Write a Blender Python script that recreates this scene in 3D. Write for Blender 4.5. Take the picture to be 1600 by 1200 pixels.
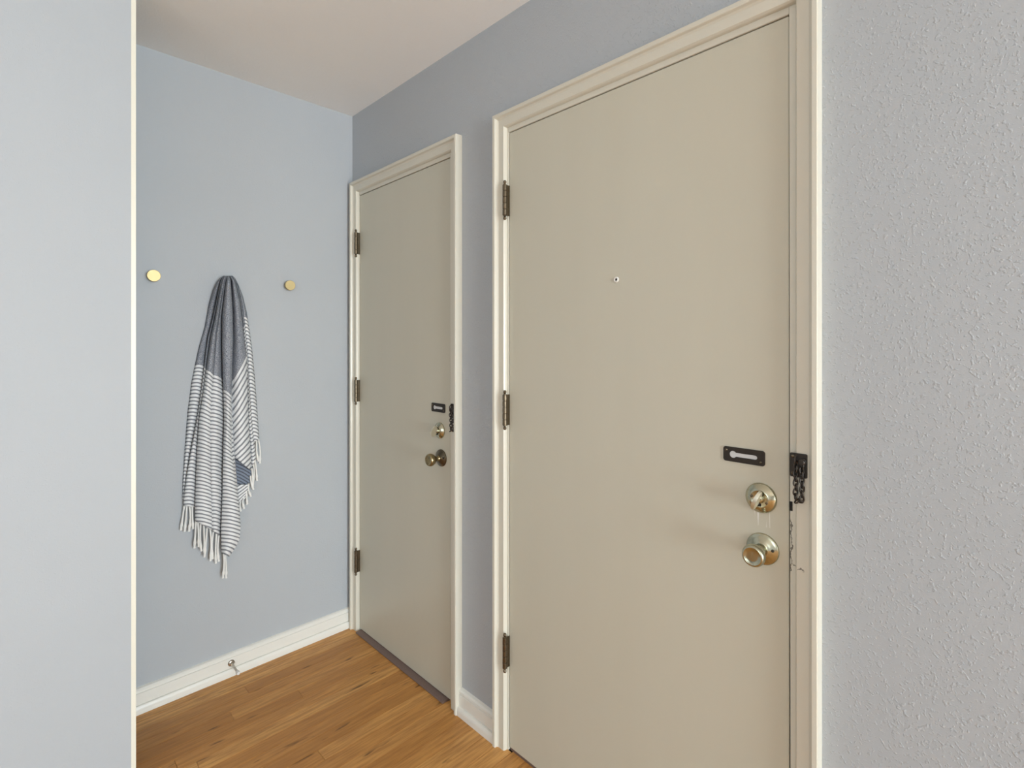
import bpy, bmesh, math, random
from mathutils import Vector, Matrix

for o in list(bpy.data.objects):
    bpy.data.objects.remove(o)
scene = bpy.context.scene
C = scene.collection
PI = math.pi

# ------------------------------------------------------------------ measures
XD = 1.192          # plane of the wall that holds the two doors
YB = 2.296          # plane of the wall with the hooks
HC = 2.436          # ceiling
CAMH = 1.338
YAW = math.radians(44.658)
FPX, HORY = 804.6, 539.7
YP = 1.90           # front of the partition
XP0, XP1 = .2730, .2847   # cream lining at the end of the partition
XW, YR = -3.2, -5.0 # far walls behind the camera

# ------------------------------------------------------------------ camera
cd = bpy.data.cameras.new('camera')
cam = bpy.data.objects.new('camera', cd)
C.objects.link(cam)
cam.location = (0, 0, CAMH)
cam.rotation_euler = (PI / 2, 0, -YAW)
cd.sensor_width = 36
cd.lens = FPX / 1600 * 36
cd.shift_y = -(600 - HORY) / 1600
cd.clip_start = 0.02
scene.camera = cam

# ------------------------------------------------------------------ world, daylight, exposure
w = bpy.data.worlds.new('World')
scene.world = w
w.use_nodes = True
w.node_tree.nodes['Background'].inputs[0].default_value = (0.80, 0.88, 1.0, 1)
w.node_tree.nodes['Background'].inputs[1].default_value = 1.2

def area(name, loc, rot, sx, sy, power, col):
    l = bpy.data.lights.new(name, 'AREA')
    l.shape = 'RECTANGLE'; l.size = sx; l.size_y = sy
    l.energy = power; l.color = col
    o = bpy.data.objects.new(name, l); C.objects.link(o)
    o.location = loc; o.rotation_euler = rot
    return o
# daylight through the rear window, plus fill through an added, unseen side window
W1 = (-0.9, 1.05, 0.15, 2.20)      # x0,x1,z0,z1 in the rear wall
W2 = (-1.7, 0.5, 0.75, 2.15)      # y0,y1,z0,z1 of the added fill window, side wall
area('daylight_rear', ((W1[0]+W1[1])/2, YR-0.16, (W1[2]+W1[3])/2), (PI/2, 0, 0), W1[1]-W1[0], W1[3]-W1[2], 345, (0.84, 0.945, 1.0))
area('fill_side', (XW-0.16, (W2[0]+W2[1])/2, (W2[2]+W2[3])/2), (PI/2, 0, -PI/2), W2[1]-W2[0], W2[3]-W2[2], 40, (0.84, 0.95, 1.0))

vs = scene.view_settings
vs.view_transform = 'Standard'
vs.look = 'None'
vs.gamma = 1
vs.use_curve_mapping = False
vs.exposure = 0.11

# ------------------------------------------------------------------ materials
def newmat(name):
    m = bpy.data.materials.new(name); m.use_nodes = True
    nt = m.node_tree
    return m, nt, nt.nodes['Principled BSDF']
def N(nt, t, **kw):
    n = nt.nodes.new(t)
    for k, v in kw.items(): setattr(n, k, v)
    return n
def pos(nt, scale=(1, 1, 1)):
    g = N(nt, 'ShaderNodeNewGeometry'); mp = N(nt, 'ShaderNodeMapping')
    nt.links.new(g.outputs['Position'], mp.inputs[0]); mp.inputs['Scale'].default_value = scale
    return mp.outputs[0]
def noise(nt, vec, scale, detail=3, rough=.5):
    n = N(nt, 'ShaderNodeTexNoise'); nt.links.new(vec, n.inputs['Vector'])
    n.inputs['Scale'].default_value = scale; n.inputs['Detail'].default_value = detail; n.inputs['Roughness'].default_value = rough
    return n.outputs['Fac']
def ramp(nt, fac, stops):
    r = N(nt, 'ShaderNodeValToRGB'); nt.links.new(fac, r.inputs[0])
    el = r.color_ramp.elements
    while len(el) > 2: el.remove(el[-1])
    for i, (p, c) in enumerate(stops):
        e = el[i] if i < 2 else el.new(p)
        e.position = p; e.color = (c, c, c, 1) if not hasattr(c, '__len__') else (*c, 1)
    return r.outputs[0]
def mathn(nt, op, a, b=None, c=None):
    n = N(nt, 'ShaderNodeMath', operation=op)
    for i, v in enumerate((a, b, c)):
        if v is None: continue
        if isinstance(v, (int, float)): n.inputs[i].default_value = v
        else: nt.links.new(v, n.inputs[i])
    return n.outputs[0]
def mixc(nt, fac, a, b):
    n = N(nt, 'ShaderNodeMix', data_type='RGBA')
    for i, v in ((0, fac), (6, a), (7, b)):
        if isinstance(v, (int, float)): n.inputs[i].default_value = v
        elif isinstance(v, tuple): n.inputs[i].default_value = (*v, 1)
        else: nt.links.new(v, n.inputs[i])
    return n.outputs[2]
def bump(nt, bs, h, strength, dist):
    b = N(nt, 'ShaderNodeBump'); b.inputs['Strength'].default_value = strength; b.inputs['Distance'].default_value = dist
    nt.links.new(h, b.inputs['Height']); nt.links.new(b.outputs[0], bs.inputs['Normal'])

def paint(name, col, rough, tex=0.0, texscale=90, streak=0.0, var=.03):
    m, nt, bs = newmat(name)
    p = pos(nt)
    f = noise(nt, p, 2.2, 3)
    lo = tuple(c * (1 - var) for c in col); hi = tuple(min(1, c * (1 + var)) for c in col)
    nt.links.new(mixc(nt, f, lo, hi), bs.inputs['Base Color'])
    bs.inputs['Roughness'].default_value = rough
    if tex:
        a = ramp(nt, noise(nt, p, texscale, 2, .55), ((.55, 0.0), (.70, 1.0)))
        b = noise(nt, p, texscale * 2.6, 2)
        h = mathn(nt, 'ADD', a, mathn(nt, 'MULTIPLY', b, .2))
        bump(nt, bs, h, tex, .0022)
    elif streak:
        a = noise(nt, pos(nt, (1, 1, .06)), 110, 3)
        b = noise(nt, pos(nt, (1, 1, .35)), 25, 3)
        bump(nt, bs, mathn(nt, 'ADD', a, b), streak, .0008)
    return m

M = {}
M['wall'] = paint('blue_grey_wall_paint', (.44, .462, .485), .6, tex=.42, texscale=165)
M['wall_smooth'] = paint('blue_grey_wall_paint_smooth', (.44, .462, .485), .6, tex=.13, texscale=150)
M['ceiling'] = paint('ceiling_paint', (.93, .92, .90), .8, tex=.2, texscale=120)
M['trim'] = paint('white_gloss_trim_paint', (.80, .78, .72), .3, streak=.12)
M['casing'] = paint('cream_gloss_casing_paint', (.665, .63, .535), .3, streak=.12)
M['trim_cream'] = paint('cream_trim_paint', (.80, .77, .66), .35, streak=.1)

# cream door paint, with pale scratches below the dead bolt of the wide door
def door_paint(name, scratches):
    m, nt, bs = newmat(name)
    p = pos(nt)
    f = noise(nt, pos(nt, (1, 1, .12)), 9, 4)
    base = mixc(nt, f, (.56, .53, .43), (.59, .56, .46))
    if scratches:
        s = N(nt, 'ShaderNodeSeparateXYZ'); nt.links.new(p, s.inputs[0])
        inbox = None
        for ax, c, hw in ((1, .4215, .020), (2, .957, .018)):
            d = mathn(nt, 'ABSOLUTE', mathn(nt, 'SUBTRACT', s.outputs[ax], c))
            k = mathn(nt, 'LESS_THAN', d, hw)
            inbox = k if inbox is None else mathn(nt, 'MULTIPLY', inbox, k)
        sl = ramp(nt, noise(nt, pos(nt, (1, 1, .05)), 190, 1), ((.60, 0.0), (.66, 1.0)))
        base = mixc(nt, mathn(nt, 'MULTIPLY', inbox, mathn(nt, 'MULTIPLY', sl, .7)), base, (.86, .85, .82))
    nt.links.new(base, bs.inputs['Base Color'])
    bs.inputs['Roughness'].default_value = .38
    a = noise(nt, pos(nt, (1, 1, .05)), 120, 3); b = noise(nt, p, 60, 2)
    bump(nt, bs, mathn(nt, 'ADD', a, mathn(nt, 'MULTIPLY', b, .5)), .10, .0007)
    return m
M['door'] = door_paint('cream_door_paint', False)
M['door_scratched'] = door_paint('cream_door_paint_scratched', True)

# jamb paint with chips and black scuffs around the strike
def jamb_paint():
    m, nt, bs = newmat('chipped_jamb_paint')
    p = pos(nt); s = N(nt, 'ShaderNodeSeparateXYZ'); nt.links.new(p, s.inputs[0])
    def box(y, hy, z, hz):
        a = mathn(nt, 'LESS_THAN', mathn(nt, 'ABSOLUTE', mathn(nt, 'SUBTRACT', s.outputs[1], y)), hy)
        b = mathn(nt, 'LESS_THAN', mathn(nt, 'ABSOLUTE', mathn(nt, 'SUBTRACT', s.outputs[2], z)), hz)
        return mathn(nt, 'MULTIPLY', a, b)
    wob = mathn(nt, 'MULTIPLY', mathn(nt, 'SUBTRACT', noise(nt, pos(nt, (0, 1, 1)), 55, 4, .7), .5), .022)
    brk = ramp(nt, noise(nt, pos(nt, (0, 1, 1)), 170, 2), ((.46, 0.0), (.54, 1.0)))
    def line(axis, c, wdt):
        d = mathn(nt, 'ABSOLUTE', mathn(nt, 'SUBTRACT', mathn(nt, 'SUBTRACT', s.outputs[axis], c), wob))
        return mathn(nt, 'LESS_THAN', d, wdt)
    k = mathn(nt, 'MULTIPLY', mathn(nt, 'MULTIPLY', line(2, .874, .0013), box(.347, .016, .874, .02)), brk)
    k2 = mathn(nt, 'MULTIPLY', line(1, .3600, .0013), box(.360, .012, .915, .055))
    k = mathn(nt, 'MAXIMUM', k, k2)
    nt.links.new(mixc(nt, mathn(nt, 'MULTIPLY', k, .8), (.665, .63, .535), (.05, .042, .035)), bs.inputs['Base Color'])
    bs.inputs['Roughness'].default_value = .35
    return m
M['jamb_chipped'] = jamb_paint()

def metal(name, col, rough, var=.3, scale=60, metallic=1.0):
    m, nt, bs = newmat(name)
    f = noise(nt, pos(nt), scale, 3)
    nt.links.new(mixc(nt, f, tuple(c * (1 - var) for c in col), col), bs.inputs['Base Color'])
    r = mathn(nt, 'ADD', mathn(nt, 'MULTIPLY', f, .2), rough - .1)
    nt.links.new(r, bs.inputs['Roughness'])
    bs.inputs['Metallic'].default_value = metallic
    return m
M['brass'] = metal('polished_brass', (.52, .51, .385), .22, .12)
M['brass_worn'] = metal('worn_pale_brass', (.80, .76, .62), .5, .12)
M['rose_dark'] = metal('darkened_brass', (.19, .155, .105), .32, .35, 90)
M['brass_old'] = metal('tarnished_brass', (.42, .33, .18), .30, .35, 90)
M['brass_satin'] = metal('satin_brass', (.60, .47, .24), .48, .08)
M['bronze'] = metal('dark_bronze', (.065, .055, .047), .42, .35, 120, .75)
M['hinge'] = metal('aged_hinge_brass', (.22, .175, .12), .36, .5, 120)
M['nickel'] = metal('brushed_nickel', (.50, .46, .40), .3, .15)

def plain(name, col, rough=.6, var=.08, scale=40):
    m, nt, bs = newmat(name)
    f = noise(nt, pos(nt), scale, 3)
    nt.links.new(mixc(nt, f, tuple(c * (1 - var) for c in col), col), bs.inputs['Base Color'])
    bs.inputs['Roughness'].default_value = rough
    return m
M['black'] = plain('flat_black', (.008, .008, .008), .8)
M['lens'] = plain('peephole_lens_glass', (.01, .01, .01), .05)
M['rubber'] = plain('white_rubber', (.82, .80, .76), .5)
M['cotton'] = plain('white_cotton_fringe', (.86, .85, .82), .9, .10, 300)
M['slot'] = plain('pale_slot_backing', (.66, .67, .67), .45)
M['threshold'] = plain('brown_threshold_vinyl', (.20, .13, .105), .5, .35, 160)
M['subfloor'] = plain('dark_subfloor', (.05, .03, .015), .8)

# oak strip flooring: colour changes per board, grain runs along the board
def oak():
    m, nt, bs = newmat('oak_floor')
    oi = N(nt, 'ShaderNodeObjectInfo')
    g = N(nt, 'ShaderNodeNewGeometry')
    cmb = N(nt, 'ShaderNodeCombineXYZ')
    nt.links.new(mathn(nt, 'MULTIPLY', oi.outputs['Random'], 37.0), cmb.inputs[0])
    nt.links.new(mathn(nt, 'MULTIPLY', oi.outputs['Random'], 11.0), cmb.inputs[1])
    va = N(nt, 'ShaderNodeVectorMath', operation='ADD')
    nt.links.new(g.outputs['Position'], va.inputs[0]); nt.links.new(cmb.outputs[0], va.inputs[1])
    mp = N(nt, 'ShaderNodeMapping'); mp.inputs['Scale'].default_value = (.07, 1, 1)
    nt.links.new(va.outputs[0], mp.inputs[0])
    mp2 = N(nt, 'ShaderNodeMapping'); mp2.inputs['Scale'].default_value = (.22, 1, 1)
    nt.links.new(va.outputs[0], mp2.inputs[0])
    grain = noise(nt, mp.outputs[0], 95, 5, .65)
    wide = noise(nt, mp2.outputs[0], 14, 3)
    base = ramp(nt, oi.outputs['Random'], ((0.0, (.54, .25, .065)), (.5, (.68, .335, .098)), (1.0, (.80, .43, .14))))
    col = mixc(nt, ramp(nt, grain, ((.40, 0.0), (.72, 1.0))), base, (.34, .145, .04))
    col = mixc(nt, ramp(nt, wide, ((.30, .0), (.78, .55))), col, (.42, .19, .055))
    flaw = ramp(nt, noise(nt, mp2.outputs[0], 33, 2, .4), ((.675, 0.0), (.74, 1.0)))
    col = mixc(nt, mathn(nt, 'MULTIPLY', flaw, .75), col, (.07, .03, .012))
    nt.links.new(col, bs.inputs['Base Color'])
    bs.inputs['Roughness'].default_value = .38; bs.inputs['Specular IOR Level'].default_value = .3
    bump(nt, bs, grain, .06, .0006)
    return m
M['oak'] = oak()

# cotton towel: UV.y is the length of cloth (in stripes) past the edge of the plain grey band
def towel_mat(name, rev):
    m, nt, bs = newmat(name)
    uv = N(nt, 'ShaderNodeUVMap'); uv.uv_map = 'cloth'
    s = N(nt, 'ShaderNodeSeparateXYZ'); nt.links.new(uv.outputs[0], s.inputs[0])
    t = s.outputs[1]
    p = pos(nt)
    wob = mathn(nt, 'MULTIPLY', mathn(nt, 'SUBTRACT', noise(nt, p, 45, 2), .5), .22)
    fr = mathn(nt, 'FRACT', mathn(nt, 'ADD', t, wob))
    tri = mathn(nt, 'ABSOLUTE', mathn(nt, 'SUBTRACT', fr, .5))          # 0 mid .. .5 edge
    stripe = ramp(nt, tri, ((.27, 0.0), (.34, 1.0)))                     # 1 = grey thread
    weave = noise(nt, pos(nt, (1, 1, 2.0)), 300, 2, .6)
    grey = mixc(nt, ramp(nt, weave, ((.42, 0.0), (.60, 1.0))), (.13, .145, .18), (.43, .445, .48))
    if rev:
        light, dark = (.21, .25, .32), (.06, .07, .10)  # reverse weave, darkened further to paint the shade inside the fold
    else:
        light, dark = (.84, .845, .85), (.22, .23, .255)
    st = mixc(nt, stripe, light, dark)
    st = mixc(nt, mathn(nt, 'MULTIPLY', weave, .18), st, (.45, .45, .46))
    isst = mathn(nt, 'GREATER_THAN', t, 0.0)
    nt.links.new(mixc(nt, isst, grey, st), bs.inputs['Base Color'])
    bs.inputs['Roughness'].default_value = .95
    bump(nt, bs, weave, .35, .0012)
    return m
M['towel'] = towel_mat('striped_cotton', False)
M['towel_rev_shaded'] = towel_mat('striped_cotton_reverse_shaded', True)

def pane_mat():
    m, nt, bs = newmat('window_glass')
    out = nt.nodes['Material Output']
    tr = N(nt, 'ShaderNodeBsdfTransparent'); gl = N(nt, 'ShaderNodeBsdfGlossy'); mx = N(nt, 'ShaderNodeMixShader')
    gl.inputs['Roughness'].default_value = .02
    mx.inputs[0].default_value = .06
    nt.links.new(tr.outputs[0], mx.inputs[1]); nt.links.new(gl.outputs[0], mx.inputs[2]); nt.links.new(mx.outputs[0], out.inputs[0])
    return m
M['glass'] = pane_mat()

# ------------------------------------------------------------------ builders
ORG = {}
def smooth(me, angle=35):
    for p in me.polygons: p.use_smooth = True
    me.set_sharp_from_angle(angle=math.radians(angle))
def obj(name, bm, mat, parent=None, sm=True, angle=35, kind=None):
    me = bpy.data.meshes.new(name)
    bmesh.ops.recalc_face_normals(bm, faces=bm.faces)
    if parent is not None: bmesh.ops.translate(bm, verts=bm.verts, vec=-ORG[parent.name])
    bm.to_mesh(me); bm.free()
    if sm: smooth(me, angle)
    me.materials.append(M[mat])
    o = bpy.data.objects.new(name, me); C.objects.link(o)
    if parent is not None:
        o.parent = parent; ORG[o.name] = ORG[parent.name]
    else: ORG[o.name] = Vector((0, 0, 0))
    if kind: o['kind'] = kind
    return o
def empty(name, loc, kind=None, label=None, cat=None, group=None):
    o = bpy.data.objects.new(name, None); C.objects.link(o)
    o.location = loc; o.empty_display_size = .05
    ORG[o.name] = Vector(loc)
    return tag(o, label, cat, group, kind)
def tag(o, label=None, cat=None, group=None, kind=None):
    if label: o['label'] = label
    if cat: o['category'] = cat
    if group: o['group'] = group
    if kind: o['kind'] = kind
    return o
def box(bm, x0, x1, y0, y1, z0, z1, bev=0):
    vs_ = [bm.verts.new((x, y, z)) for x in (x0, x1) for y in (y0, y1) for z in (z0, z1)]
    f = [(0, 1, 3, 2), (4, 6, 7, 5), (0, 4, 5, 1), (2, 3, 7, 6), (0, 2, 6, 4), (1, 5, 7, 3)]
    fs = [bm.faces.new([vs_[i] for i in q]) for q in f]
    if bev:
        es = list({e for q in fs for e in q.edges})
        bmesh.ops.bevel(bm, geom=es, offset=bev, segments=2, affect='EDGES', clamp_overlap=True)
    return bm
def newbox(*a, **k): return box(bmesh.new(), *a, **k)
def lathe(bm, prof, origin, axis, seg=40):
    """prof: (r, h) along axis from origin"""
    axis = Vector(axis).normalized()
    a = axis.orthogonal().normalized(); b = axis.cross(a)
    rings = []
    for r, h in prof:
        c = Vector(origin) + axis * h
        if r < 1e-6: rings.append([bm.verts.new(c)])
        else: rings.append([bm.verts.new(c + (a * math.cos(t) + b * math.sin(t)) * r) for t in (2 * PI * i / seg for i in range(seg))])
    for r0, r1 in zip(rings, rings[1:]):
        for i in range(seg):
            j = (i + 1) % seg
            if len(r0) == 1 and len(r1) == 1: continue
            if len(r0) == 1: bm.faces.new((r0[0], r1[i], r1[j]))
            elif len(r1) == 1: bm.faces.new((r0[i], r1[0], r0[j]))
            else: bm.faces.new((r0[i], r1[i], r1[j], r0[j]))
    return bm
def tube(bm, pts, rad, seg=8, closed=False):
    pts = [Vector(p) for p in pts]; n = len(pts); rings = []
    rads = rad if hasattr(rad, '__len__') else [rad] * n
    ref = None
    for i, p in enumerate(pts):
        t = (pts[(i + 1) % n] - pts[i - 1]) if closed else (pts[min(i + 1, n - 1)] - pts[max(i - 1, 0)])
        t.normalize()
        if ref is None: ref = t.orthogonal().normalized()
        ref = (ref - t * ref.dot(t)).normalized(); b = t.cross(ref)
        rings.append([bm.verts.new(p + (ref * math.cos(q) + b * math.sin(q)) * rads[i]) for q in (2 * PI * k / seg for k in range(seg))])
    m = n if closed else n - 1
    for i in range(m):
        r0, r1 = rings[i], rings[(i + 1) % n]
        for k in range(seg): bm.faces.new((r0[k], r0[(k + 1) % seg], r1[(k + 1) % seg], r1[k]))
    if not closed:
        bm.faces.new(rings[0][::-1]); bm.faces.new(rings[-1])
    return bm
def prism(bm, A, B):
    """two matching point loops -> closed prism"""
    va = [bm.verts.new(p) for p in A]; vb = [bm.verts.new(p) for p in B]
    n = len(va)
    bm.faces.new(va[::-1]); bm.faces.new(vb)
    for i in range(n):
        j = (i + 1) % n
        bm.faces.new((va[i], va[j], vb[j], vb[i]))
    return bm

def camray(px, py):
    f = Vector((math.sin(YAW), math.cos(YAW), 0)); r = Vector((math.cos(YAW), -math.sin(YAW), 0))
    return f + r * ((px - 800) / FPX) + Vector((0, 0, (HORY - py) / FPX))
def on_back(px, py, depth=0.0):
    """point of the hook wall measured in the photograph, `depth` in front of the wall"""
    d = camray(px, py); return d * ((YB - depth) / d.y) + Vector((0, 0, CAMH))

# ------------------------------------------------------------------ doors: measures
DOORS = {   # y of hinge edge, y of latch edge, casing inner offset hinge side, latch side
    'small': (2.2214, 1.5319, .0030, .0200),
    'wide': (1.2170, .3657, .0080, .0160),
}
ZD = 2.040; ZH = 2.058
CW = .046
PROF = [(0, 0), (0, .010), (.0015, .0145), (.004, .018), (.027, .018), (.0315, .0215), (.0335, .0285), (.0355, .030), (.0440, .030), (.046, .0285), (.046, 0)]

# ------------------------------------------------------------------ structure
def struct(name, bm, mat, sm=False):
    o = obj(name, bm, mat, sm=sm, kind='structure'); return o

bm = bmesh.new()
T = .14; zt = ZD + .035
ys = [YR - T]
for k in ('wide', 'small'):
    e, l, *_ = DOORS[k]; ys += [l - .030, e + .030]
ys += [YB + T]
for a, b in ((ys[0], ys[1]), (ys[2], ys[3]), (ys[4], ys[5])): box(bm, XD, XD + T, a, b, 0, HC)
for a, b in ((ys[1], ys[2]), (ys[3], ys[4])): box(bm, XD, XD + T, a, b, zt, HC)
wall_right = struct('wall_right', bm, 'wall')
wall_back = struct('wall_back', newbox(-1.0, XD, YB, YB + T, 0, HC), 'wall_smooth')
wall_left = struct('wall_left', newbox(XW, XP0, YP, YP + .11, 0, HC), 'wall_smooth')
struct('wall_alcove', newbox(-1.0 - T, -1.0, YP + .11, YB + T, 0, HC), 'wall')
bm = bmesh.new()
box(bm, XW - T, W1[0], YR - T, YR, 0, HC); box(bm, W1[1], XD, YR - T, YR, 0, HC)
box(bm, W1[0], W1[1], YR - T, YR, 0, W1[2]); box(bm, W1[0], W1[1], YR - T, YR, W1[3], HC)
struct('wall_rear', bm, 'wall')
bm = bmesh.new()
box(bm, XW - T, XW, YR, W2[0], 0, HC); box(bm, XW - T, XW, W2[1], YP + .11, 0, HC)
box(bm, XW - T, XW, W2[0], W2[1], 0, W2[2]); box(bm, XW - T, XW, W2[0], W2[1], W2[3], HC)
struct('wall_side', bm, 'wall')
struct('ceiling', newbox(XW - T, XD + T, YR - T, YB + T, HC, HC + .1), 'ceiling')

# floor: base with separate oak strips running along the hook wall
floor = struct('floor', newbox(XW - T, XD + T, YR - T, YB + T, -.12, -.018), 'subfloor')
random.seed(5)
PWD = .0572
y = YB - .004; row = 0
while y > YR:
    near = y > .9
    x1 = XD - (.002 if not (DOORS['wide'][1] < y < DOORS['wide'][0] or DOORS['small'][1] < y < DOORS['small'][0]) else -.02)
    xmin = -1.0 if y > YP + .11 else XW
    x = x1; first = True
    while x > xmin + .01:
        L = random.uniform(.8, 1.7) if near else random.uniform(1.4, 2.6)
        if first: L *= random.uniform(.35, 1); first = False
        xa = max(xmin, x - L)
        if xa - xmin < .15: xa = xmin
        bm = bmesh.new()
        g = .0004
        y0, y1, xb, xe = y - PWD + g, y - g, xa + g, x - g
        c = .0011
        lo = [(xb, y0, -.018), (xe, y0, -.018), (xe, y1, -.018), (xb, y1, -.018)]
        mi = [(p[0], p[1], -c * .8) for p in lo]
        hi = [(xb + c, y0 + c, 0), (xe - c, y0 + c, 0), (xe - c, y1 - c, 0), (xb + c, y1 - c, 0)]
        V = [[bm.verts.new(p) for p in q] for q in (lo, mi, hi)]
        for a, b in ((0, 1), (1, 2)):
            for i in range(4):
                j = (i + 1) % 4
                bm.faces.new((V[a][i], V[a][j], V[b][j], V[b][i]))
        bm.faces.new(V[2])
        obj('plank', bm, 'oak', floor, sm=False)
        x = xa
    y -= PWD; row += 1

# ---- skirting boards
def base_profile(t=.013):
    return [(0, 0), (.022, 0), (.022, .016), (.0205, .0235), (.0170, .0295), (.0115, .0310), (t, .0325), (t, .0715), (t - .0035, .0730), (t - .0035, .0755), (t - .0005, .0770), (t - .0008, .0825), (t - .005, .0880), (.0, .091)]
def skirting_y(name, x0, x1):      # on hook wall
    A = [(x0, YB - d, z) for d, z in base_profile()]; B = [(x1, YB - d, z) for d, z in base_profile()]
    return obj(name, prism(bmesh.new(), A, B), 'trim', kind='structure', angle=25)
def skirting_x(name, y0, y1):
    A = [(XD - d * 1.15, y0, z) for d, z in base_profile()]; B = [(XD - d * 1.15, y1, z) for d, z in base_profile()]
    return obj(name, prism(bmesh.new(), A, B), 'trim', kind='structure', angle=25)
skirting_y('baseboard_back', -1.0, XD - .0005)
skirting_x('baseboard_right', DOORS['wide'][0] + .008 + CW, DOORS['small'][1] - .02 - CW)
skirting_x('baseboard_near', YR, DOORS['wide'][1] - .016 - CW)

# ---- cream corner lining at the end of the partition
obj('trim_1', newbox(XP0, XP1, YP - .0015, YP + .1115, 0, HC, bev=.0012), 'trim_cream', kind='structure')

# ---- door frames
def frame(name, key):
    e, l, oe, ol = DOORS[key]
    tr = empty(name, (XD, (e + l) / 2, 0), kind='structure')
    ie, il = e + oe, l - ol                       # casing inner edges
    P = PROF
    A = [(XD - t, ie + s, 0) for s, t in P]; B = [(XD - t, ie + s, ZH + s) for s, t in P]
    obj('side_casing', prism(bmesh.new(), A, B), 'casing', tr, angle=25)
    A = [(XD - t, il - s, 0) for s, t in P]; B = [(XD - t, il - s, ZH + s) for s, t in P]
    obj('side_casing', prism(bmesh.new(), A, B), 'jamb_chipped' if key == 'wide' else 'casing', tr, angle=25)
    A = [(XD - t, ie + s, ZH + s) for s, t in P]; B = [(XD - t, il - s, ZH + s) for s, t in P]
    obj('head_casing', prism(bmesh.new(), A, B), 'casing', tr, angle=25)
    # jambs with their edge almost flush with the door face
    j0, j1 = XD - .004, XD + .12
    obj('jamb', newbox(j0, j1, e + .0022, e + .029, 0, zt - .001, bev=.0012), 'casing', tr)
    bm = bmesh.new()                              # latch jamb leans a little: the gap widens downwards
    A = [(j0, l - .0048, 0), (j1, l - .0048, 0), (j1, l - .029, 0), (j0, l - .029, 0)]
    B = [(j0, l - .0015, zt - .001), (j1, l - .0015, zt - .001), (j1, l - .029, zt - .001), (j0, l - .029, zt - .001)]
    obj('jamb', prism(bm, A, B), 'jamb_chipped' if key == 'wide' else 'casing', tr, sm=False)
    obj('head_jamb', newbox(j0, j1, l - .001, e + .0022, ZD + .0022, zt - .0015, bev=.001), 'casing', tr)
    # stops behind the slab
    bm = bmesh.new()
    box(bm, XD + .0445, XD + .115, e - .012, e + .0021, .01, ZD + .002)
    box(bm, XD + .0445, XD + .115, l - .0011, l + .012, .01, ZD + .002)
    box(bm, XD + .0445, XD + .115, l + .012, e - .012, ZD - .010, ZD + .002)
    obj('stop_bead', bm, 'trim', tr, sm=False)
    return tr
trS = frame('trim_2', 'small')
trW = frame('trim_3', 'wide')
# brown threshold strip lying in front of the narrow door
e, l = DOORS['small'][:2]
bm = bmesh.new()
A = [(XD + .115, e - .001, -.0), (XD - .026, e - .010, 0), (XD - .028, e - .010, .004), (XD - .024, e - .010, .0075), (XD + .115, e - .001, .0085)]
B = [(XD + .115, l + .001, -.0), (XD - .026, l + .018, 0), (XD - .028, l + .018, .004), (XD - .024, l + .018, .0075), (XD + .115, l + .001, .0085)]
th = obj('threshold', prism(bm, A, B), 'threshold', trS, angle=50); th['label'] = 'brown threshold strip'
e, l = DOORS['wide'][:2]
obj('threshold', newbox(XD + .002, XD + .115, l + .001, e - .001, 0, .0085), 'threshold', trW)
# black block painted as the shade inside the wide door's strike recess
obj('strike_recess_shade', newbox(XD - .0046, XD + .03, DOORS['wide'][1] - .0085, DOORS['wide'][1] - .0022, .987, 1.008, bev=.0006), 'black', trW)

# ------------------------------------------------------------------ doors
def hinge(door, yedge, zc, L=.1016):
    yb = yedge + .0030; xb = XD - .0195; r = .0077
    bm = bmesh.new()
    kn = L / 5; g = .0006
    for i in range(5):
        z0 = zc - L / 2 + i * kn + g; z1 = z0 + kn - 2 * g
        lathe(bm, [(0, z0), (r * .9, z0), (r, z0 + .0008), (r, z1 - .0008), (r * .9, z1), (0, z1)], (xb, yb, 0), (0, 0, 1), 20)
    lathe(bm, [(0, zc - L / 2), (r * .8, zc - L / 2), (r * .8, zc + L / 2), (0, zc + L / 2)], (xb, yb, 0), (0, 0, 1), 16)
    h = obj('hinge', bm, 'hinge', door)
    for s in (-1, 1):
        z = zc + s * L / 2
        pr = [(0, 0), (.0048, 0), (.0048, .0015), (.0030, .0030), (.0036, .0045), (.0052, .0070), (.0056, .0095), (.0044, .0125), (.0020, .0142), (0, .0146)]
        obj('finial', lathe(bmesh.new(), pr, (xb, yb, z), (0, 0, s), 18), 'hinge', h)
    obj('leaf', newbox(xb, XD + .03, yedge + .0002, yedge + .0014, zc - L / 2 + .0005, zc + L / 2 - .0005), 'hinge', h, sm=False)
    return h

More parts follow.
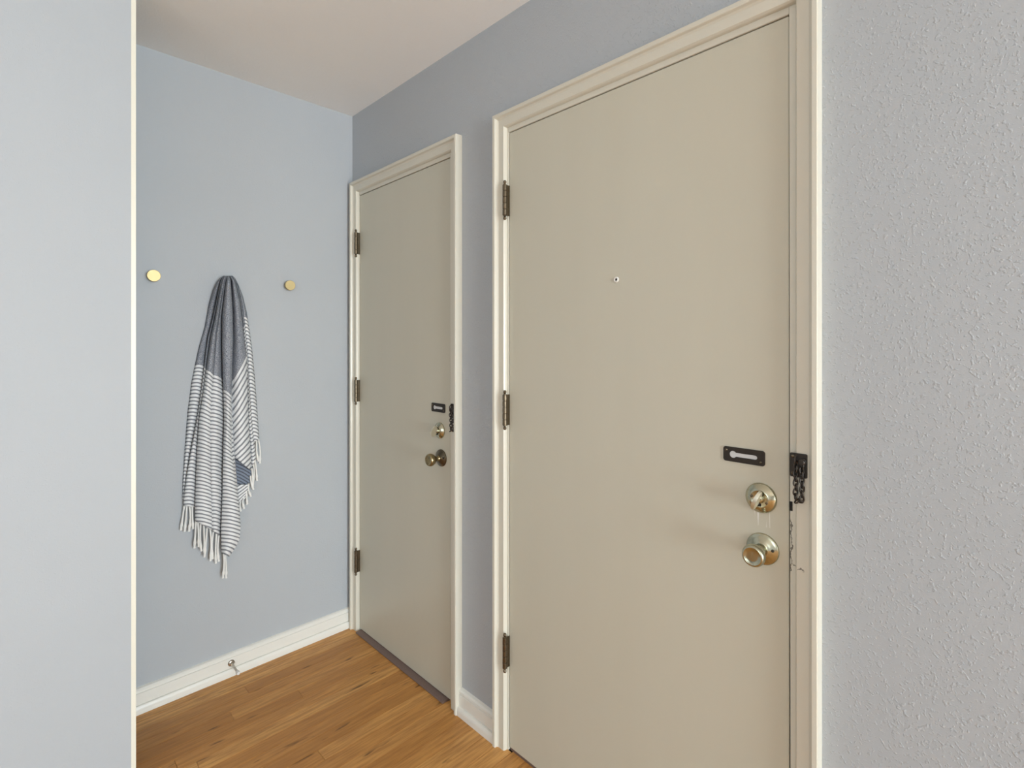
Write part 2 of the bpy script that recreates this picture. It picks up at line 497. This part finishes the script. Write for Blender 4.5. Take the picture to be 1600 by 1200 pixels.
def keyhole_plate(door, yc, zc, wd, ht):
    """slotted chain track: rounded plate with a keyhole opening"""
    bm = bmesh.new()
    def rrect(w_, h_, r, n=6):
        pts = []
        for cx, cz, a0 in ((w_/2 - r, h_/2 - r, 0), (-w_/2 + r, h_/2 - r, 90), (-w_/2 + r, -h_/2 + r, 180), (w_/2 - r, -h_/2 + r, 270)):
            for k in range(n + 1):
                a = math.radians(a0 + 90 * k / n); pts.append((cx + r * math.cos(a), cz + r * math.sin(a)))
        return pts
    # keyhole (u to the right as seen = -y)
    R = ht * .235; hs = ht * .135; cu = -wd * .255; eu = wd * .325
    a0 = math.asin(hs / R)
    kh = [(cu + R * math.cos(a), R * math.sin(a)) for a in (a0 + (2 * PI - 2 * a0) * k / 22 for k in range(23))]
    kh += [(eu - hs + hs * math.cos(a), hs * math.sin(a)) for a in (-PI / 2 + PI * k / 8 for k in range(9))]
    outer = rrect(wd, ht, ht * .17)
    x0, x1 = XD - .0005, XD - .0035
    P3 = lambda q, x, s=1.0: (x, yc - q[0] * s, zc + q[1] * s)
    loops = []
    for x in (x1,):
        vo = [bm.verts.new(P3(q, x)) for q in outer]; vi = [bm.verts.new(P3(q, x)) for q in kh]
        eo = [bm.edges.new((vo[i], vo[(i + 1) % len(vo)])) for i in range(len(vo))]
        ei = [bm.edges.new((vi[i], vi[(i + 1) % len(vi)])) for i in range(len(vi))]
        bmesh.ops.triangle_fill(bm, edges=eo + ei, use_beauty=True)
        loops = [vo, vi]
    for lp, q in zip(loops, (outer, kh)):
        vb = [bm.verts.new((x0, v.co.y, v.co.z)) for v in lp]
        for i in range(len(lp)):
            j = (i + 1) % len(lp); bm.faces.new((lp[i], lp[j], vb[j], vb[i]))
    pl = obj('chain_track', bm, 'bronze', door, angle=40)
    # pale strip behind the slot
    obj('slot_backing', newbox(XD - .0026, XD - .0006, yc - wd * .35, yc + wd * .36, zc - ht * .26, zc + ht * .26), 'slot', pl, sm=False)
    for u, v in ((-wd * .43, ht * .26), (wd * .40, -ht * .27)):
        obj('screw', lathe(bmesh.new(), [(0, .0052), (.0022, .0046), (.0032, .0034), (.0032, .002), (0, .002)], (XD, yc - u, zc + v), (-1, 0, 0), 12), 'hinge', pl)
    return pl

def deadbolt(door, y_, z_, R=.033):
    pr = [(0, 0), (R, 0), (R, .002), (R * .985, .004), (R * .93, .0058), (R * .80, .0095), (R * .62, .0135), (R * .55, .0142), (R * .50, .0136), (R * .46, .0128), (0, .0128)]
    ro = obj('deadbolt', lathe(bmesh.new(), pr, (XD - .001, y_, z_), (-1, 0, 0), 48), 'brass', door, angle=50)
    x = XD - .001 - .0128
    obj('turn_hub', lathe(bmesh.new(), [(0, 0), (.0085, 0), (.0085, .004), (.006, .006), (.0, .006)], (x, y_, z_), (-1, 0, 0), 24), 'brass', ro)
    # thumb turn: oval paddle standing on edge, tilted
    bm = bmesh.new(); n = 28
    ring = []
    for s, half in ((-1, .0032), (1, .0032)):
        ring.append([bm.verts.new((0, 0, 0)) for _ in range(n)])
        for k in range(n):
            a = 2 * PI * k / n
            u = .0225 * math.cos(a); h = .0135 + .0135 * math.sin(a)
            bul = half * (1 + .4 * (1 - abs(math.cos(a))))
            ring[-1][k].co = (-h, s * bul, u)
    for k in range(n):
        j = (k + 1) % n; bm.faces.new((ring[0][k], ring[0][j], ring[1][j], ring[1][k]))
    bm.faces.new(ring[0][::-1]); bm.faces.new(ring[1])
    bmesh.ops.bevel(bm, geom=[e_ for e_ in bm.edges if len(e_.link_faces) == 2 and (len(e_.link_faces[0].verts) > 4) != (len(e_.link_faces[1].verts) > 4)], offset=.0009, segments=2, affect='EDGES')
    bm.transform(Matrix.Translation((x - .002, y_, z_)) @ Matrix.Rotation(math.radians(22), 4, 'X'))
    obj('thumb_turn', bm, 'brass_worn', ro, angle=40)
    for dy, dz in ((.0195, .004), (-.0195, -.006)):
        obj('screw', lathe(bmesh.new(), [(0, .003), (.002, .0028), (.003, .002), (.003, 0), (0, 0)], (XD - .001 - .0125, y_ + dy * .8, z_ + dz), (-1, 0, 0), 12), 'hinge', ro)
    # flat black patches above and below the hub
    for s in (-1, 1):
        obj('slot', newbox(x - .0006, x + .001, y_ - .004, y_ + .004, z_ + s * .0125 - .0035, z_ + s * .0125 + .0035), 'black', ro, sm=False)
    return ro

def knob(door, y_, z_, mrose, mknob, R=.0345):
    pr = [(0, 0), (R, 0), (R, .002), (R * .985, .0038), (R * .93, .0052), (R * .88, .0056), (R * .78, .0078), (R * .60, .0115), (R * .50, .0128), (R * .46, .0142), (R * .40, .0142), (0, .0142)]
    x = XD - .001
    ro = obj('knob_rose', lathe(bmesh.new(), pr, (x, y_, z_), (-1, 0, 0), 48), mrose, door, angle=50)
    pk = [(0, .012), (.0118, .012), (.0118, .0165), (.0104, .0178), (.0100, .026), (.0108, .0300), (.0150, .0345), (.0205, .0395), (.0240, .0460), (.0250, .0520),
          (.0245, .0565), (.0228, .0602), (.0205, .0620), (.0180, .0616), (.0166, .0606), (.0155, .0600), (.0100, .0598), (0, .0597)]
    pk = [(r_ * .95, h_) for r_, h_ in pk]
    kb = obj('knob', lathe(bmesh.new(), pk, (x, y_, z_), (-1, 0, 0), 48), mknob, ro, angle=60)
    obj('turn_button', newbox(x - .0606, x - .0580, y_ - .0018, y_ + .0018, z_ - .008, z_ + .008, bev=.0008), mknob, ro)
    obj('lock_pin', lathe(bmesh.new(), [(0, .012), (.0022, .0115), (.0033, .0100), (.0033, .006), (0, .006)], (x, y_ - .0235, z_ + .004), (-1, 0, 0), 14), 'bronze', ro)
    return ro

def make_door(name, key, zh, hardware):
    e, l, *_ = DOORS[key]
    d = empty(name, (XD + .02, (e + l) / 2, .0095), kind='structure')
    obj('door_slab', newbox(XD - .001, XD + .044, l, e, .0105, ZD, bev=.0013), 'door_scratched' if key == 'wide' else 'door', d)
    for z in zh: hinge(d, e, z)
    hardware(d)
    return d
def hw_wide(d):
    keyhole_plate(d, .4595, 1.0885, .0915, .0335)
    deadbolt(d, .4220, 1.0015)
    knob(d, .4190, .8900, 'brass', 'brass')
    pr = [(.0030, .002), (.0042, .0022), (.0066, .0030), (.0074, .0022), (.0078, .0), (.0030, .0)]
    ph = obj('peephole', lathe(bmesh.new(), [(.0036, -.001), (.0036, .0024), (.0052, .0034), (.0070, .0030), (.0078, .0016), (.0078, 0)], (XD - .001, .7995, 1.5175), (-1, 0, 0), 28), 'rubber', d)
    obj('lens', lathe(bmesh.new(), [(0, .0012), (.0020, .0010), (.0038, .0004), (.0038, -.0006)], (XD - .001, .7995, 1.5175), (-1, 0, 0), 24), 'lens', ph)
def hw_small(d):
    keyhole_plate(d, 1.607, 1.0985, .086, .0335)
    deadbolt(d, 1.598, 1.012, R=.031)
    knob(d, 1.589, .9085, 'rose_dark', 'brass_old', R=.0325)
zh = (1.8155, 1.1255, .3275)
door_s = make_door('door_1', 'small', zh, hw_small)
door_w = make_door('door_2', 'wide', zh, hw_wide)

# ------------------------------------------------------------------ chain keepers with hanging chains
def link_mesh():
    bm = bmesh.new(); pts = []
    hl, hw = .0068, .0042
    for k in range(20):
        a = 2 * PI * k / 20
        pts.append((hw * math.cos(a), 0, hl * math.copysign(abs(math.sin(a)) ** .8, math.sin(a)) + 0))
    tube(bm, pts, .0017, 7, closed=True)
    me = bpy.data.meshes.new('link'); bm.to_mesh(me); bm.free(); smooth(me, 60); me.materials.append(M['bronze'])
    return me
LINK = link_mesh()
def door_chain(yc, ztop, face, label, hgt=.050, wid=.033, drop=.056):
    """keeper plate on the casing, slider hooked back on it, chain hanging in a doubled loop"""
    x = XD - face
    root = empty('door_chain', (x, yc, ztop - hgt), label=label, cat='door chain')
    bm = newbox(x - .0035, x - .0002, yc - wid / 2, yc + wid / 2, ztop - hgt, ztop, bev=.0015)
    k = obj('keeper_plate', bm, 'bronze', root)
    for dz in (.007, hgt - .008):
        obj('screw', lathe(bmesh.new(), [(0, .0056), (.0022, .0050), (.0034, .0036), (.0034, .002), (0, .002)], (x, yc + wid * .32, ztop - dz), (-1, 0, 0), 12), 'hinge', k)
    # raised loop the chain is fixed to, and the slider button
    bm = bmesh.new()
    tube(bm, [(x - .003, yc + .003 + .006 * math.cos(a), ztop - .013 + .009 * math.sin(a)) if 0 else (x - .0035 - .010 * max(0, math.sin(a)), yc + .004, ztop - .014 + .010 * math.cos(a)) for a in (PI * i / 12 for i in range(13))], .0021, 8)
    obj('eye', bm, 'bronze', k)
    sl = obj('slider', lathe(bmesh.new(), [(0, 0), (.0070, 0), (.0075, .0012), (.0072, .0028), (.0040, .0034), (.0036, .0075), (.0062, .0085), (.0064, .0105), (.005, .0118), (0, .012)], (x - .0035, yc - .0085, ztop - .016), (-1, 0, 0), 22), 'bronze', root)
    rnd = random.Random(int(yc * 1000))
    def put(loc, rx, ry, rz):
        o = bpy.data.objects.new('link', LINK); C.objects.link(o); o.parent = root
        o.location = Vector(loc) - ORG[root.name]; o.rotation_euler = (rx, ry, rz)
    pitch = .0096; n = int((ztop - .016 - (ztop - hgt - drop + .004)) / pitch)
    for i in range(n):
        z = ztop - .022 - i * pitch
        for s, y0 in ((0, yc + .0035), (1, yc - .0085)):
            a = math.radians(40 if (i + s) % 2 else -45)
            put((x - .0085 - .0012 * math.sin(i), y0 + rnd.uniform(-.0006, .0006), z - s * .002), rnd.uniform(-.1, .1), rnd.uniform(-.08, .08), a)
    zb = ztop - .022 - n * pitch + .001
    put((x - .0085, yc + .0005, zb), math.radians(62), .2, PI / 2 - .3)
    put((x - .0085, yc - .0055, zb), math.radians(-62), -.1, PI / 2 + .3)
    return root
door_chain(.3415, 1.1145, .0182, 'black door chain hanging doubled from its keeper on the casing of the wide door', drop=.050)
door_chain(1.4955, 1.1240, .0182, 'black door chain hanging doubled from its keeper on the casing of the narrow door', hgt=.046, wid=.024, drop=.052)

# ------------------------------------------------------------------ brass hooks
def hook(px, py, label, loc=None, r=.0215):
    p = loc or on_back(px, py, .0295)
    root = empty('wall_hook', (p.x, YB, p.z), label=label, cat='hook', group='round brass hooks on the wall')
    o = (p.x, YB - .0002, p.z)
    obj('stem', lathe(bmesh.new(), [(0, 0), (.0105, 0), (.0105, .0025), (.0070, .004), (.0068, .0235), (0, .0235)], o, (0, -1, 0), 28), 'brass_satin', root)
    obj('disc', lathe(bmesh.new(), [(0, .0230), (r - .001, .0230), (r, .0238), (r, .0288), (r - .0009, .0297), (0, .0297)], o, (0, -1, 0), 48), 'brass_satin', root)
    return p
h1 = hook(240.5, 430.6, 'round brass wall hook, bare, next to the partition edge')
h2 = hook(453.8, 445.8, 'round brass wall hook, bare, next to the narrow door')
hook(0, 0, 'round brass wall hook holding up the striped towel', loc=Vector(((h1.x + h2.x) / 2 - .004, 0, 1.592)), r=.0185)

# ------------------------------------------------------------------ door stop on the skirting
DX, DZ = .657, .052
root = empty('door_stop', (DX, YB - .013, DZ), label='nickel door stop with white rubber tip screwed to the baseboard', cat='door stop')
o0 = (DX, YB - .0131, DZ)
obj('flange', lathe(bmesh.new(), [(0, 0), (.0125, 0), (.0125, .002), (.0105, .0042), (.0070, .0055), (0, .0055)], o0, (0, -1, 0), 28), 'nickel', root)
obj('rod', lathe(bmesh.new(), [(0, .004), (.0062, .004), (.0050, .012), (.0042, .030), (.0042, .070), (.0056, .076), (.0056, .079), (0, .079)], o0, (0, -1, -.02), 20), 'nickel', root)
obj('rubber_tip', lathe(bmesh.new(), [(0, .078), (.0070, .078), (.0074, .081), (.0072, .088), (.0055, .0915), (0, .092)], o0, (0, -1, -.02), 22), 'rubber', root)
obj('set_screw', lathe(bmesh.new(), [(0, 0), (.0018, 0), (.0018, .0075), (0, .008)], (DX + .005, YB - .020, DZ + .001), (1, 0, 0), 10), 'nickel', root)

# ------------------------------------------------------------------ towel
def interp(poly, y_):
    if y_ <= poly[0][1]: return poly[0][0]
    for (xa, ya), (xb, yb) in zip(poly, poly[1:]):
        if y_ <= yb: return xa + (xb - xa) * (y_ - ya) / (yb - ya)
    return poly[-1][0]
TOP = 431.0
LA = [(350, 431), (344, 434), (338, 442), (333.3, 451.7), (326, 476.7), (319.8, 510), (310.4, 543), (304.6, 570), (299, 597.5), (292.7, 645), (288.5, 701.7), (285.4, 751.7), (285, 778)]
LB = [(351, 431), (347.5, 434), (344.8, 440), (338.5, 468), (332.3, 497.5), (325, 526.7), (320.8, 555.8), (318.8, 574.6), (314.6, 608), (309.4, 645), (304.6, 670), (296.9, 712), (290.6, 749.6), (287, 779), (286, 795)]
LCc = [(351.8, 431), (349, 434), (346.5, 440), (341, 468), (335.5, 497.5), (329, 526.7), (325, 555.8), (321.5, 580), (318, 608), (312, 645), (310.4, 660), (308, 701.7), (306, 743), (304.6, 793), (304.6, 815)]
LM = [(353.5, 431), (351.5, 436), (350, 445), (344, 480), (338, 520), (335, 560), (333, 590), (331, 620), (329.5, 660), (329, 700), (329.5, 750), (331, 800), (331, 832)]
LD = [(355, 431), (354, 436), (352, 445), (347, 493), (347, 540), (347.9, 593), (349, 610), (350, 660), (349, 691), (347.9, 733), (347.5, 775), (345, 833), (345.8, 865)]
LE = [(358, 431), (360, 438), (361, 451.7), (363.5, 493), (364, 535), (361.5, 589), (361.5, 618), (361.5, 660), (361.5, 708), (365.6, 728.8), (369.8, 764), (374, 793), (376, 820), (374.5, 843), (366.7, 858), (357, 871)]
LE4 = [(358.5, 431), (361, 438), (362, 451.7), (364, 493), (364.5, 535), (362.5, 589), (362.3, 618), (362.3, 660), (362.3, 711)]
LF = [(361, 431), (364.5, 435), (367.7, 441), (375, 472.5), (379, 503.8), (383.3, 543), (385.4, 556), (386.5, 587), (387.5, 618), (388.6, 660), (391.5, 700), (392.7, 735)]
LF2 = [(362, 431), (367, 435), (371, 444), (377.5, 472), (382, 503), (386, 543), (388.5, 587), (390.5, 618), (393, 650), (396, 680), (400.5, 719)]
LG = [(363, 431), (368, 436), (373, 445), (380, 464), (385.4, 487), (389.6, 514), (393.8, 545), (397.9, 587), (401, 628.8), (403, 656), (405.2, 688)]
# panels: left line, right line, y end left/right, grey band edge left/right, depths (left, mid, right) m, stripe spacing px, columns
SP = 5.75
PAN = [
    (LA, LB, 778, 780, 570, 571, (.003, .020, .004), 6),
    (LB, LCc, 790, 793, 574, 577, (.026, .036, .014), 5),
    (LCc, LM, 814, 828, 577, 585, (.038, .060, .046), 7),
    (LM, LD, 828, 838, 585, 592, (.046, .052, .012), 7),
    (LD, LE, 864, 870, 608, 617, (.046, .070, .054), 8),
    (LE4, LF, 711, 735, 594, 553, (.018, .056, .030), 8),
    (LF, LF2, 730, 719, 510, 506, (.014, .026, .010), 5),
    (LF2, LG, 690, 688, 494, 498, (.014, .018, .003), 5),
]
def towel_depth(px_y, d):
    k = min(1, max(0, (px_y - 430.5) / 9.0)); k = math.sqrt(max(0, 1 - (1 - k) ** 2))
    hk = math.exp(-((px_y - 448) / 42) ** 2)            # cloth rides over the disc of the hook
    full = d + .020 * hk * min(1, d / .03) + .012 * hk
    return .008 + (full - .008) * k if px_y < 480 else full
def build_cloth(name, panels, mat, parent, ystart=TOP, nv=110, rev=False):
    bm = bmesh.new(); uvl = bm.loops.layers.uv.new('cloth')
    cols = []                                            # (verts, t list)
    for lft, rgt, el, er, bl, br, (dl, dm, dr), nu in panels:
        for i in range(nu + 1):
            u = i / nu; ye = el + (er - el) * u; yb_ = bl + (br - bl) * u
            col = []
            for j in range(nv + 1):
                v = j / nv
                y_ = ystart + (ye - ystart) * v
                x_ = interp(lft, y_) * (1 - u) + interp(rgt, y_) * u
                b = 4 * u * (1 - u)
                d = dl * (1 - u) + dr * u + (dm - (dl + dr) / 2) * b
                d += .0016 * math.sin(y_ * .035 + u * 5 + dl * 300) * min(1, (y_ - 431) / 120)
                d = towel_depth(y_, max(.002, d))
                slope = 1 if y_ < 640 else max(.62, 1 - (y_ - 640) / 420)
                mid = (bl + br) / 2
                m_ = abs(br - bl) * slope / 22.0
                t = (y_ - (mid + (yb_ - mid) * slope) + 1.6 * b * (1 if br > bl else -1)) / (SP * math.sqrt(1 + m_ * m_))
                col.append((bm.verts.new(on_back(x_, y_, d)), u, t))
            cols.append(col)
    for c0, c1 in zip(cols, cols[1:]):
        for j in range(nv):
            q = (c0[j], c1[j], c1[j + 1], c0[j + 1])
            try: f = bm.faces.new([k[0] for k in q])
            except ValueError: continue
            for lp, k in zip(f.loops, q): lp[uvl].uv = (k[1], k[2])
    o = obj(name, bm, mat, parent, angle=70)
    md = o.modifiers.new('thickness', 'SOLIDIFY'); md.thickness = .0022; md.offset = -1
    return o
tb = on_back(350, 432, 0)
towel = empty('hanging_towel', (tb.x, YB, .42), label='striped grey and white fringed cotton towel hanging from the middle hook', cat='towel')
body = build_cloth('towel_body', PAN, 'towel', towel)
# turned-back corner, its pocket shade painted into the reverse colour, and the back layer below it
I1 = [(361, 700), (366, 735), (371, 766), (374, 795)]
I2 = [(393, 700), (393.5, 735), (391, 752), (386, 770), (380, 788)]
build_cloth('reverse_fold', [(I1, I2, 795, 765, 400, 425, (.006, .004, .010), 6)], 'towel_rev_shaded', towel, ystart=704, nv=30)
I3 = [(369, 755), (372, 780), (374, 790)]
I4 = [(395, 728), (393, 745), (388, 765), (383, 779)]
build_cloth('back_hem', [(I3, I4, 785, 779, 500, 470, (.020, .024, .018), 6)], 'towel', towel, ystart=757, nv=14)

# fringe: every tassel is a twisted cord that ends in a knot and a small tuft
rnd = random.Random(11)
def tassel(x_, y_, L, d, lean=0.0, r=.0034):
    a = on_back(x_, y_ - 1.5, d); b = on_back(x_ + lean, y_ + L, max(.006, d * .8))
    bow = Vector((rnd.uniform(-.004, .004), 0, 0))
    pts = [a.lerp(b, k / 8) + bow * math.sin(PI * k / 8) for k in range(9)]
    rads = [r * 1.1, r, r * .95, r * .95, r * .95, r, r * 1.15, r * 1.7, r * 1.2]
    dirn = (pts[-1] - pts[-2]).normalized()
    pts.append(pts[-1] + dirn * .008); rads.append(r * 1.5)
    obj('tassel', tube(bmesh.new(), pts, rads, 8), 'cotton', towel, angle=80)
for x_, y_, L, d, ln in (
    (288.0, 792, 33, .020, -5), (291.8, 792, 35, .022, -3), (296.0, 793, 34, .024, -.5), (300.4, 793, 30, .024, 1),
    (306.3, 815, 38, .032, -2.5), (309.0, 817, 34, .034, 1.5), (313.5, 820, 38, .037, .5), (318.5, 822, 43, .038, 1), (323.5, 826, 41, .039, -4),
    (328.5, 828, 45, .038, .5), (333.5, 832, 38, .038, -1.5), (338.5, 835, 42, .035, -1.5), (342.0, 838, 36, .030, -.5),
    (349.5, 866, 34, .042, -1), (351.8, 868, 32, .044, 1.5),
    (401.2, 688, 30, .010, 2), (403.6, 688, 33, .008, 2.5),
    (395.5, 722, 30, .018, 0), (398.3, 720, 28, .016, 3), (393.5, 733, 26, .022, 1.5), (391.5, 745, 17, .022, 3.5), (388.6, 757, 16, .022, 2.5),
    (385.0, 768, 17, .022, 1.0), (381.0, 776, 16, .022, -.5), (376.5, 782, 14, .020, -1.0)):
    tassel(x_, y_, L, d, ln)

# ------------------------------------------------------------------ rear window and added fill window behind the camera
def window(name, vertical_axis, a0, a1, z0, z1, plane):
    root = empty(name, ((a0 + a1) / 2 if vertical_axis == 'x' else plane, plane if vertical_axis == 'x' else (a0 + a1) / 2, z0), kind='structure')
    def bx(p0, p1, q0, q1, d0, d1, mat, nm):
        if vertical_axis == 'x': b = newbox(p0, p1, plane - d1, plane - d0, q0, q1)
        else: b = newbox(plane - d1, plane - d0, p0, p1, q0, q1)
        return obj(nm, b, mat, root, sm=False)
    f = .05
    bx(a0, a1, z0, z0 + f, .03, .10, 'trim', 'bottom_rail'); bx(a0, a1, z1 - f, z1, .03, .10, 'trim', 'top_rail')
    m_ = (a0 + a1) / 2
    for c0, c1 in ((a0, a0 + f), (a1 - f, a1), (m_ - f / 2, m_ + f / 2)): bx(c0, c1, z0 + f, z1 - f, .03, .10, 'trim', 'stile')
    for c0, c1 in ((a0 + f, m_ - f / 2), (m_ + f / 2, a1 - f)): bx(c0, c1, z0 + f, z1 - f, .06, .066, 'glass', 'pane')
window('window_1', 'x', W1[0], W1[1], W1[2], W1[3], YR)
window('window_fill', 'y', W2[0], W2[1], W2[2], W2[3], XW)  # unseen side window, added to bring fill light to the door wall
